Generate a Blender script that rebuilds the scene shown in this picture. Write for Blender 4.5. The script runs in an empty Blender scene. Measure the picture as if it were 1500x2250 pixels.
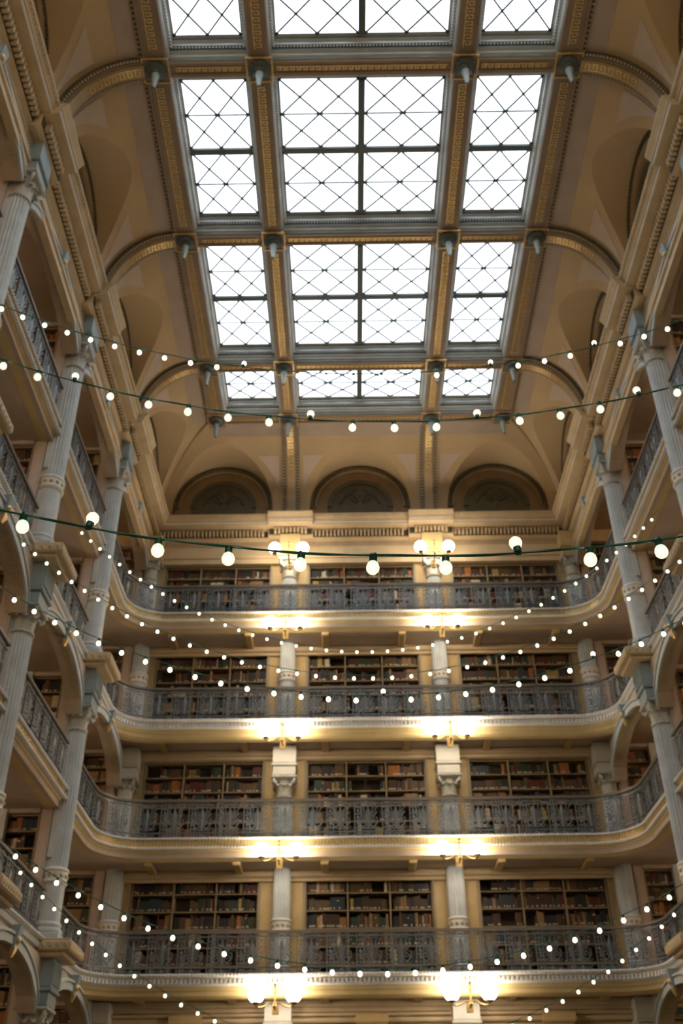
import bpy, math, random
from mathutils import Vector, Matrix
random.seed(7)
PI = math.pi
sc = bpy.context.scene
COL = sc.collection

# ------------------------------------------------------------------ camera
F_PX, PITCH, YAW, ROLL = 2182.56, math.radians(35.2057), math.radians(0.2345), math.radians(-0.5674)
EYE = Vector((-0.457, 0.0, 1.6))
fw = Vector((-math.sin(YAW)*math.cos(PITCH), math.cos(YAW)*math.cos(PITCH), math.sin(PITCH)))
rt = Vector((math.cos(YAW), math.sin(YAW), 0)); up = rt.cross(fw)
rt2 = rt*math.cos(ROLL) + up*math.sin(ROLL); up2 = up*math.cos(ROLL) - rt*math.sin(ROLL)
cam = bpy.data.cameras.new('camera'); camo = bpy.data.objects.new('camera', cam); COL.objects.link(camo)
M = Matrix((rt2, up2, -fw)).transposed().to_4x4(); M.translation = EYE; camo.matrix_world = M
cam.sensor_fit = 'VERTICAL'; cam.sensor_height = 36; cam.sensor_width = 24; cam.lens = 36*F_PX/2250
cam.clip_end = 200
cam.dof.use_dof = True; cam.dof.focus_distance = 4.05; cam.dof.aperture_fstop = 3.6
sc.camera = camo

# ------------------------------------------------------------------ sky (overcast) and exposure
world = bpy.data.worlds.new('overcast'); sc.world = world; world.use_nodes = True
bg = world.node_tree.nodes['Background']; bg.inputs[0].default_value = (0.86, 0.94, 1.0, 1); bg.inputs[1].default_value = 2.4
sc.cycles.diffuse_bounces = 4; sc.cycles.glossy_bounces = 2; sc.cycles.max_bounces = 6; sc.cycles.transparent_max_bounces = 8
sc.cycles.caustics_reflective = False; sc.cycles.caustics_refractive = False; sc.cycles.adaptive_threshold = 0.1; sc.cycles.sample_clamp_indirect = 6
sc.view_settings.view_transform = 'Standard'; sc.view_settings.look = 'None'
sc.view_settings.exposure = 0.82; sc.view_settings.gamma = 1; sc.view_settings.use_curve_mapping = False
GLOBE_E, BULB_E, ALC_E = 25.0, 2.6, 75.0
pl = bpy.data.lights.new('skylight_portal', 'AREA'); pl.shape = 'RECTANGLE'; pl.size = 7.6; pl.size_y = 23.6
po = bpy.data.objects.new('skylight_portal', pl); COL.objects.link(po); po.location = (0, 9.9, 21.05); pl.cycles.is_portal = True

# ------------------------------------------------------------------ materials
MATS = {}
def mat(name, col, rough=.6, metal=0., var=.12, scale=3., bump=0., bscale=40., spec=.4):
    m = bpy.data.materials.new(name); m.use_nodes = True; nt = m.node_tree; N = nt.nodes; L = nt.links
    b = N['Principled BSDF']; b.inputs['Roughness'].default_value = rough; b.inputs['Metallic'].default_value = metal
    b.inputs['Specular IOR Level'].default_value = spec
    tc = N.new('ShaderNodeTexCoord'); no = N.new('ShaderNodeTexNoise'); no.inputs['Scale'].default_value = scale; no.inputs['Detail'].default_value = 5
    L.new(tc.outputs['Object'], no.inputs['Vector'])
    rp = N.new('ShaderNodeValToRGB'); rp.color_ramp.elements[0].position = .3; rp.color_ramp.elements[1].position = .7
    rp.color_ramp.elements[0].color = tuple(c*(1-var) for c in col)+(1,); rp.color_ramp.elements[1].color = tuple(min(1, c*(1+var)) for c in col)+(1,)
    L.new(no.outputs['Fac'], rp.inputs['Fac']); L.new(rp.outputs['Color'], b.inputs['Base Color'])
    if bump:
        n2 = N.new('ShaderNodeTexNoise'); n2.inputs['Scale'].default_value = bscale; L.new(tc.outputs['Object'], n2.inputs['Vector'])
        bp = N.new('ShaderNodeBump'); bp.inputs['Strength'].default_value = bump; bp.inputs['Distance'].default_value = .02
        L.new(n2.outputs['Fac'], bp.inputs['Height']); L.new(bp.outputs['Normal'], b.inputs['Normal'])
    MATS[name] = m; return m
def emat(name, col, e):
    m = bpy.data.materials.new(name); m.use_nodes = True; nt = m.node_tree; nt.nodes.clear()
    em = nt.nodes.new('ShaderNodeEmission'); em.inputs[0].default_value = col+(1,); em.inputs[1].default_value = e
    o = nt.nodes.new('ShaderNodeOutputMaterial'); nt.links.new(em.outputs[0], o.inputs[0]); MATS[name] = m; return m
def glassmat(name, tint, gl):
    m = bpy.data.materials.new(name); m.use_nodes = True; nt = m.node_tree; nt.nodes.clear()
    t = nt.nodes.new('ShaderNodeBsdfTransparent'); t.inputs[0].default_value = tint+(1,)
    g = nt.nodes.new('ShaderNodeBsdfGlossy'); g.inputs['Roughness'].default_value = .08
    lw = nt.nodes.new('ShaderNodeLayerWeight'); lw.inputs[0].default_value = gl
    mx = nt.nodes.new('ShaderNodeMixShader'); o = nt.nodes.new('ShaderNodeOutputMaterial')
    nt.links.new(lw.outputs['Fresnel'], mx.inputs[0]); nt.links.new(t.outputs[0], mx.inputs[1]); nt.links.new(g.outputs[0], mx.inputs[2]); nt.links.new(mx.outputs[0], o.inputs[0])
    MATS[name] = m; return m
mat('cream', (.53, .385, .18), .55, var=.10, bump=.1)
mat('cornice', (.55, .42, .25), .5, var=.10, bump=.1)
mat('ivory', (.70, .68, .64), .5, var=.08, bump=.08)
mat('column', (.52, .555, .56), .5, var=.10, scale=4, bump=.08)
mat('slate', (.26, .32, .335), .5, var=.12)
mat('cap', (.45, .43, .37), .5, var=.25, scale=12)
mat('cove', (.52, .385, .225), .7, var=.10, scale=.8, bump=.06)
mat('spandrel', (.56, .46, .38), .7, var=.10, scale=1)
mat('band', (.43, .345, .28), .7, var=.12, scale=1)
mat('beam', (.30, .22, .15), .55, var=.12, scale=2)
mat('rib', (.42, .31, .18), .55, var=.12)
mat('gold', (.74, .53, .23), .35, .55, var=.2, scale=25, bump=.2, bscale=60)
mat('gilt', (.46, .38, .215), .45, .1, var=.2, scale=14, bump=.15)
mat('yellow', (.54, .41, .19), .5, var=.10)
mat('frame', (.50, .53, .53), .4, var=.12)
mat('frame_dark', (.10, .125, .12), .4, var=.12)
mat('steel', (.045, .055, .055), .4, .2, var=.1)
mat('drop', (.40, .50, .50), .35, var=.15, scale=10)
mat('iron', (.18, .195, .205), .38, .35, var=.2, scale=10)
mat('handrail', (.17, .14, .115), .4, var=.15)
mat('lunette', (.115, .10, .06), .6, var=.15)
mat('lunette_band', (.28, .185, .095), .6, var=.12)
mat('soffit', (.47, .375, .28), .7, var=.08)
mat('pink', (.53, .43, .36), .6, var=.08)
mat('post', (.50, .51, .50), .55, var=.08)
mat('shelf', (.30, .23, .13), .5, var=.15, scale=6)
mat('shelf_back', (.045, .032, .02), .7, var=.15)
mat('shell', (.30, .23, .16), .8)
mat('floor', (.22, .19, .15), .35, var=.25, scale=2)
mat('bronze', (.34, .23, .09), .4, .8, var=.15)
mat('cable', (.015, .15, .11), .35, var=.1, scale=30)
mat('case_frame', (.34, .27, .16), .5, var=.12)
mat('arch', (.50, .40, .29), .6, var=.1)
mat('rib_dark', (.25, .19, .11), .55, var=.12)
mat('dark_strip', (.06, .045, .025), .7, var=.1)  # near-black: painted shade between dentils, also the dark skylight beam edge
mat('block', (.54, .52, .46), .55, var=.1)
mat('label', (.62, .56, .44), .6, var=.1, scale=20)
glassmat('pane', (.98, .99, 1.0), .04)
m_ = bpy.data.materials.new('bulb_glass'); m_.use_nodes = True; nt_ = m_.node_tree; nt_.nodes.clear(); MATS['bulb_glass'] = m_
t_ = nt_.nodes.new('ShaderNodeBsdfTransparent'); e_ = nt_.nodes.new('ShaderNodeEmission'); e_.inputs[0].default_value = (1.0, .88, .70, 1); e_.inputs[1].default_value = .85
x_ = nt_.nodes.new('ShaderNodeMixShader'); n_ = nt_.nodes.new('ShaderNodeTexNoise'); n_.inputs['Scale'].default_value = 150; r_ = nt_.nodes.new('ShaderNodeMapRange'); r_.inputs['To Min'].default_value = .25; r_.inputs['To Max'].default_value = .75
c_ = nt_.nodes.new('ShaderNodeTexCoord'); o_ = nt_.nodes.new('ShaderNodeOutputMaterial')
for a_, b_ in ((c_.outputs['Object'], n_.inputs['Vector']), (n_.outputs['Fac'], r_.inputs['Value']), (r_.outputs[0], x_.inputs[0]), (t_.outputs[0], x_.inputs[1]), (e_.outputs[0], x_.inputs[2]), (x_.outputs[0], o_.inputs[0])): nt_.links.new(a_, b_)
emat('globe', (1.0, .84, .64), GLOBE_E)
emat('filament', (1.0, .85, .62), 14)
emat('bulb', (1.0, .84, .60), BULB_E)
emat('alcove_fill', (1.0, .74, .48), ALC_E)  # glow of the bulbs added to brighten the side galleries
for n_ in ('bulb', 'filament', 'bulb_glass'): MATS[n_].cycles.emission_sampling = 'NONE'
BOOKC = [('dark brown', (.06, .034, .018)), ('brown', (.12, .066, .03)), ('tan', (.28, .17, .075)), ('dark red', (.11, .026, .018)), ('orange brown', (.36, .13, .035)),
         ('dark green', (.03, .055, .04)), ('black', (.022, .02, .02)), ('cream', (.55, .46, .32)), ('dark blue', (.03, .045, .065)), ('ochre', (.38, .26, .08))]
for n, c in BOOKC: mat('book_'+n, c, .55, var=.18, scale=14)

# ------------------------------------------------------------------ mesh builder
class MB:
    def __init__(s): s.v = []; s.f = []; s.m = []
    def add(s, vs, fs, mi=0):
        o = len(s.v); s.v += [tuple(v) for v in vs]; s.f += [tuple(i+o for i in f) for f in fs]; s.m += [mi]*len(fs); return s
    def hexa(s, c8, mi=0):
        return s.add(c8, [(0,3,2,1),(4,5,6,7),(0,1,5,4),(1,2,6,5),(2,3,7,6),(3,0,4,7)], mi)
    def box(s, x0, x1, y0, y1, z0, z1, mi=0):
        return s.hexa([(x0,y0,z0),(x1,y0,z0),(x1,y1,z0),(x0,y1,z0),(x0,y0,z1),(x1,y0,z1),(x1,y1,z1),(x0,y1,z1)], mi)
    def bbox(s, x0, x1, y0, y1, z0, z1, b=.01, mi=0):      # box with chamfered lower and upper edges
        R = [[(x0+i,y0+i,z),(x1-i,y0+i,z),(x1-i,y1-i,z),(x0+i,y1-i,z)] for i, z in ((b,z0),(0,z0+b),(0,z1-b),(b,z1))]
        return s.loft(R, True, True, mi)
    def loft(s, rings, closed=True, caps=False, mi=0, loop=False):
        n = len(rings[0]); vs = [p for r in rings for p in r]; fs = []
        R = len(rings)
        for i in range(R if loop else R-1):
            a = i*n; b = ((i+1) % R)*n
            for j in range(n if closed else n-1):
                k = (j+1) % n; fs.append((a+j, a+k, b+k, b+j))
        if caps: fs.append(tuple(range(n-1, -1, -1))); fs.append(tuple((R-1)*n+j for j in range(n)))
        return s.add(vs, fs, mi)
    def lathe(s, prof, cx=0, cy=0, seg=24, caps=True, mi=0, flute=0, fd=.02):
        rings = []
        for r, z in prof:
            ring = []
            for j in range(seg):
                a = 2*PI*j/seg; q = r
                if flute: q = r - fd*(0, .7, 1, .7)[j % 4]
                ring.append((cx+q*math.cos(a), cy+q*math.sin(a), z))
            rings.append(ring)
        return s.loft(rings, True, caps, mi)
    def ball(s, c, r, seg=8, rin=6, mi=0, sx=1, sy=1, sz=1):
        rings = []
        for i in range(rin+1):
            t = PI*(i/rin); q = max(math.sin(t), .02)
            rings.append([(c[0]+sx*r*q*math.cos(2*PI*j/seg), c[1]+sy*r*q*math.sin(2*PI*j/seg), c[2]-sz*r*math.cos(t)) for j in range(seg)])
        return s.loft(rings, True, True, mi)
    def tube(s, path, r, n=6, mi=0, caps=True):
        P = [Vector(p) for p in path]; rings = []; ref = None
        for i, p in enumerate(P):
            t = (P[min(i+1, len(P)-1)] - P[max(i-1, 0)]).normalized()
            if ref is None:
                ref = Vector((0, 0, 1)) if abs(t.z) < .9 else Vector((0, 1, 0))
            u = (ref - t*ref.dot(t)).normalized(); w = t.cross(u); ref = u
            rr = r[i] if isinstance(r, (list, tuple)) else r
            rings.append([tuple(p + (u*math.cos(2*PI*j/n+PI/4) + w*math.sin(2*PI*j/n+PI/4))*rr) for j in range(n)])
        return s.loft(rings, True, caps, mi)
    def extr(s, prof, x0, x1, axis='x', mi=0):      # closed profile (a,b); axis x: (y,z); axis y: (x,z)
        if axis == 'x': R = [[(x, a, b) for a, b in prof] for x in (x0, x1)]
        else: R = [[(a, x, b) for a, b in prof] for x in (x0, x1)]
        return s.loft(R, True, True, mi)
    def mesh(s, name, mats, smooth=False):
        me = bpy.data.meshes.new(name); me.from_pydata(s.v, [], s.f)
        for m in ([mats] if isinstance(mats, str) else mats): me.materials.append(MATS[m])
        if not isinstance(mats, str): me.polygons.foreach_set('material_index', s.m)
        if smooth:
            me.polygons.foreach_set('use_smooth', [True]*len(me.polygons))
            try: me.set_sharp_from_angle(angle=math.radians(38))
            except Exception: pass
        me.update(); return me
def link(name, data, parent=None, loc=(0,0,0), rz=0, scale=None, kind=None, label=None, cat=None, group=None):
    o = bpy.data.objects.new(name, data); COL.objects.link(o)
    o.location = loc; o.rotation_euler = (0, 0, rz)
    if scale: o.scale = scale
    if parent: o.parent = parent
    if kind: o['kind'] = kind
    if label: o['label'] = label
    if cat: o['category'] = cat
    if group: o['group'] = group
    return o
def obj(name, mb, mats, parent=None, smooth=False, **k): return link(name, mb.mesh(name, mats, smooth), parent, **k)
def tree(o, parent=None, loc=None, rz=None, label=None):     # copy a thing with its parts and sub-parts
    c = o.copy(); COL.objects.link(c); c.parent = parent
    if loc is not None: c.location = loc
    if rz is not None: c.rotation_euler = (0, 0, rz)
    if label: c['label'] = label
    for ch in o.children: tree(ch, c)
    return c

# ------------------------------------------------------------------ layout numbers (metres)
W, YW, YN = 6.2, 24.3, -2.1          # side wall plane, far wall plane, near wall plane
BAY = 4.32
def YK(k): return 24.13 - BAY*k      # pier lines along the side walls
FX = 2.04                            # far wall columns at +-FX
FL = {1: 5.76, 2: 8.66, 3: 11.56, 4: 14.60}
RAILH = {1: .89, 2: .92, 3: .90, 4: .87}
ORD = ['', 'lowest', 'second', 'third', 'top']
def side(sd): return ((-1, PI/2) if sd == 'left' else (1, -PI/2))
def splace(sd, y): sx, rz = side(sd); return dict(loc=(sx*W, y, 0), rz=rz)   # local x along wall, local y outward, origin on wall plane

# U-shaped edge of the galleries; inward normal points into the hall
RX, RY, RR = 6.2, 23.05, 1.0
def upath(off=0, ystart=YN, step=.12):
    P = []
    P += [((-RX+off, ystart), (1, 0)), ((-RX+off, RY-RR), (1, 0))]
    for i in range(1, 13):
        a = PI - (PI/2)*i/12
        P.append(((-RX+RR+(RR-off)*math.cos(a), RY-RR+(RR-off)*math.sin(a)), (-math.cos(a), -math.sin(a))))
    Q = [((-x, y), (-nx, ny)) for (x, y), (nx, ny) in reversed(P)]
    return P + Q
def usweep(mb, prof, ystart=YN, mi=0):
    rings = [[(p[0]+n[0]*c, p[1]+n[1]*c, z) for c, z in prof] for p, n in upath(0, ystart)]
    return mb.loft(rings, True, True, mi)
def ualong(pitch, off=0, ystart=YN):
    P = upath(off, ystart); out = []; carry = 0
    for (p, n), (q, m) in zip(P, P[1:]):
        L = math.hypot(q[0]-p[0], q[1]-p[1]); s_ = carry
        while s_ < L:
            t = s_/L; out.append((p[0]+(q[0]-p[0])*t, p[1]+(q[1]-p[1])*t, n[0]+(m[0]-n[0])*t, n[1]+(m[1]-n[1])*t)); s_ += pitch
        carry = s_ - L
    return out
def meander(mb, length, H, fn, P=.15, s=.022, th=.008, u0=0, mi=0):   # Greek key fret laid on a surface by fn(u, v, h)
    n = max(1, int(length/P)); P = length/n; h = H
    for i in range(n):
        a = u0+i*P
        for (x0, x1, v0, v1) in ((0,P,0,s),(0,s,s,h),(s,.72*P,h-s,h),(.72*P-s,.72*P,.32*h,h-s),(.36*P,.72*P-s,.32*h,.32*h+s)):
            mb.hexa([fn(a+x0,v0,0),fn(a+x1,v0,0),fn(a+x1,v1,0),fn(a+x0,v1,0),fn(a+x0,v0,th),fn(a+x1,v0,th),fn(a+x1,v1,th),fn(a+x0,v1,th)], mi)

# ------------------------------------------------------------------ shell: floor, walls, roof
OX = 9.7
mb = MB(); mb.box(-OX, OX, YN-.3, 26, -.2, 0)
floor = obj('floor', mb, 'floor', kind='structure', label='pale stone floor of the reading hall')
roof = MB()
roof.box(-OX, -3.85, YN-.3, 26, 20.95, 21.0); roof.box(3.85, OX, YN-.3, 26, 20.95, 21.0)
roof.box(-3.85, 3.85, 21.75, 26, 20.95, 21.0); roof.box(-3.85, 3.85, YN-.3, -1.7, 20.95, 21.0)
ceiling = obj('ceiling', roof, 'shell', kind='structure', label='coved tan ceiling around the great skylight')
mb = MB(); mb.box(-OX-.3, -OX, YN-.3, 26, 0, 21.2)
wall_left = obj('wall_left', mb, 'cream', kind='structure')
mb = MB(); mb.box(OX, OX+.3, YN-.3, 26, 0, 21.2)
wall_right = obj('wall_right', mb, 'cream', kind='structure')
mb = MB(); mb.box(-OX, OX, YN-.3, YN, 0, 21.2)
wall_near = obj('wall_near', mb, 'cream', kind='structure')
# far wall with twelve openings for the bookcases
CASES = [(-5.62, -2.60), (-1.50, 1.50), (2.60, 5.62)]
CTOP = {1: 8.17, 2: 11.00, 3: 14.08, 4: 16.86}
mb = MB()
for x0, x1 in ((-OX, -5.62), (-2.60, -1.50), (1.50, 2.60), (5.62, OX)): mb.box(x0, x1, YW, YW+.9, 0, 18.3)
for x0, x1 in CASES:
    zz = 0
    for l in (1, 2, 3, 4):
        mb.box(x0, x1, YW, YW+.9, zz, FL[l]+.02); zz = CTOP[l]
    mb.box(x0, x1, YW, YW+.9, zz, 18.3)
mb.box(-OX, OX, YW+.9, YW+1.2, 0, 21.2)
wall_far = obj('wall_far', mb, 'cream', kind='structure', label='cream end wall with tiers of recessed bookcases')

# ------------------------------------------------------------------ gallery slabs and edge trims
tn = [0]
def trim_name(): tn[0] += 1; return 'trim_%d' % tn[0]
for l, z in FL.items():
    gold = l in (2, 4); th = .40 if gold else .30
    mb = MB()
    for s in (-1, 1):
        x0, x1 = sorted((s*6.25, s*OX)); mb.box(x0, x1, YN, YW+.3, z-th, z)
        A = [(s*(RX-RR+(RR+.04)*math.cos(PI/2*i/10)), RY-RR+(RR+.04)*math.sin(PI/2*i/10)) for i in range(11)] + [(s*(RX-RR), YW), (s*6.25, YW), (s*6.25, RY-RR)]
        mb.loft([[(x, y, zz) for x, y in A] for zz in (z-th, z)], True, True)
    mb.box(-(RX-RR), RX-RR, RY+.04, YW+.05, z-th, z)
    slab = obj(trim_name(), mb, 'soffit', kind='structure', label='%s gallery floor slab with plain soffit' % ORD[l])
    mb = MB()
    if gold:
        usweep(mb, [(-.05,z+.03),(.05,z+.03),(.06,z+.01),(.05,z-.01),(.02,z-.015),(.02,z-.18),(.05,z-.185),(.06,z-.2),(.05,z-.215),(-.02,z-.22),(-.05,z-.22)])
        obj('fascia', mb, 'gilt', slab)
        for za, zb_ in ((z-.012, z+.034), (z-.222, z-.178)):
            mb = MB(); usweep(mb, [(0, za), (.066, za), (.074, (za+zb_)/2), (.066, zb_), (0, zb_)]); obj('edge_strip', mb, 'ivory', slab)
        mb = MB(); usweep(mb, [(-.06,z-.22),(-.01,z-.225),(-.02,z-.27),(-.07,z-.29),(-.08,z-.36),(-.14,z-.40),(-.3,z-.42),(-.3,z-.22)])
        obj('under_moulding', mb, 'yellow', slab)
        mb = MB()
        for x, y, nx, ny in ualong(.075, -.0, 7):
            mb.ball((x+nx*.07, y+ny*.07, z+.012), .026, 6, 4); mb.ball((x+nx*.07, y+ny*.07, z-.2), .026, 6, 4)
        obj('bead_row', mb, 'ivory', slab, kind='stuff')
        mb = MB()
        A = [(x+nx*.021, y+ny*.021, nx, ny) for x, y, nx, ny in ualong(.15, 0, 7)]
        for (x, y, nx, ny), (x2, y2, n2, m2) in zip(A, A[1:]):
            if math.hypot(x2-x, y2-y) > .2: continue
            def fn(u, v, h, x=x, y=y, x2=x2, y2=y2, nx=nx, ny=ny): t = u/.15; return (x+(x2-x)*t+nx*h, y+(y2-y)*t+ny*h, z-.165+v)
            meander(mb, .15, .135, fn, .15, .024, .01)
        obj('greek_key', mb, 'gold', slab, kind='stuff')
    else:
        usweep(mb, [(-.05,z+.03),(.11,z+.03),(.13,z+.0),(.10,z-.04),(.06,z-.05),(.05,z-.10),(.03,z-.11),(.03,z-.15),(.0,z-.2),(-.05,z-.2)])
        obj('cornice', mb, 'ivory', slab)
        mb = MB(); usweep(mb, [(-.05,z-.2),(.0,z-.205),(-.02,z-.28),(-.05,z-.3),(-.06,z-.38),(-.14,z-.42),(-.3,z-.43),(-.3,z-.2)])
        obj('under_moulding', mb, 'yellow', slab)
        mb = MB()
        for x, y, nx, ny in ualong(.075, 0, 7):
            mb.ball((x+nx*.115, y+ny*.115, z), .034, 6, 4)
        for x, y, nx, ny in ualong(.095, 0, 7):
            x += nx*.035; y += ny*.035; tx, ty = -ny, nx; q = .027; a = .055
            mb.hexa([(x+tx*q*s1+nx*(a*s2), y+ty*q*s1+ny*(a*s2), zz) for zz in (z-.17, z-.075) for s1, s2 in ((-1,0),(1,0),(1,1),(-1,1))])
        obj('dentil_row', mb, 'ivory', slab, kind='stuff')
    # soffit beams under the far gallery
    for x in (-4.08, 0, 4.08):
        for dx in (-1.02, 1.02):
            mb = MB(); mb.bbox(x+dx-.09, x+dx+.09, RY+.3, YW, z-th-.09, z-th, .02); obj('soffit_beam', mb, 'cream', slab)
    mb = MB(); mb.bbox(-6.1, 6.1, YW-.16, YW, z-th-.16, z-th, .03); mb.box(-6.1, 6.1, YW-.08, YW, z-th-.24, z-th-.16); obj('wall_moulding', mb, 'cornice', slab)

# ------------------------------------------------------------------ entablature under the ceiling (four walls), with ressauts over the columns
def ent_prof(e=0):
    P = [(0,16.86),(.15,16.86),(.15,17.02),(.19,17.03),(.19,17.1),(.12,17.12),(.12,17.62),(.2,17.68),(.21,17.92),(.27,17.95),(.50,17.98),(.50,18.07),(.54,18.08),(.535,18.12),(.56,18.16),(.62,18.25),(.62,18.28),(0,18.32)]
    if e: P = [(0, 17.63)] + P[6:]; P[1] = (.12, 17.63)
    return [(-(c+e*(c > 0)), z) for c, z in P]
def entablature(name, x0, x1, ress, fb=False, **pl_):
    root = link(name, None, kind='structure', **pl_)
    mb = MB(); mb.extr(ent_prof(), x0, x1); obj('entablature', mb, 'cornice', root)
    mb = MB(); mb.box(x0, x1, -.515, -.5, 18.02, 18.055); obj('fillet', mb, 'ivory', root)
    mb = MB(); x = x0+.05
    while x < x1-.1:
        if not any(abs(x+.03-r) < .72 for r in ress): mb.box(x, x+.058, -.33, -.2, 17.73, 17.9)
        x += .11
    obj('dentil_row', mb, 'cornice', root, kind='stuff')
    mb = MB(); mb.box(x0, x1, -.222, -.19, 17.72, 17.91); obj('dark_strip', mb, 'dark_strip', root)  # dark strip paints the shade in the gaps between dentils
    mb = MB(); x = x0+.05
    while x < x1-.1: mb.box(x, x+.05, -.135, -.12, 17.45, 17.6); x += .07
    obj('fluted_frieze', mb, 'rib', root, kind='stuff')
    mb = MB(); x = x0
    while x < x1: mb.ball((x, -.6, 18.2), .03, 5, 4); x += .09
    obj('bead_row', mb, 'cornice', root, kind='stuff')
    for r in ress:
        mb = MB(); mb.extr(ent_prof(.15), r-.65, r+.65); rs = obj('ressaut', mb, 'cornice', root)
        mb = MB(); mb.box(r-.652, r+.652, -.665, -.65, 18.02, 18.055); obj('fillet', mb, 'ivory', rs)
        mb = MB()
        for i in range(9): mb.box(r-.47+i*.11, r-.405+i*.11, -.48, -.35, 17.73, 17.9)
        obj('dentil_row', mb, 'cornice', rs, kind='stuff')
        mb = MB(); mb.box(r-.62, r+.62, -.372, -.34, 17.72, 17.91); obj('dark_strip', mb, 'dark_strip', rs)  # painted gap shade again, behind the ressaut dentils
        if not fb: continue
        mb = MB(); mb.bbox(r-.3, r+.3, -.42, -.2, 17.05, 17.66, .02); mb.bbox(r-.2, r+.2, -.45, -.42, 17.15, 17.55, .02); obj('frieze_block', mb, 'pink', rs)
    return root
entablature(trim_name(), -5.9, 5.9, (-FX, FX), True, loc=(0, YW, 0))
for sd in ('left', 'right'):
    sx, rz = side(sd); d = 1 if sd == 'left' else -1
    ys = [YK(k) for k in (1, 2, 3, 4, 5)]
    y0, y1 = YN+.2, YW-.3
    if d > 0: entablature(trim_name(), y0, y1, ys, loc=(-W, 0, 0), rz=rz)
    else: entablature(trim_name(), -y1, -y0, [-y for y in ys], loc=(W, 0, 0), rz=rz)

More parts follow.
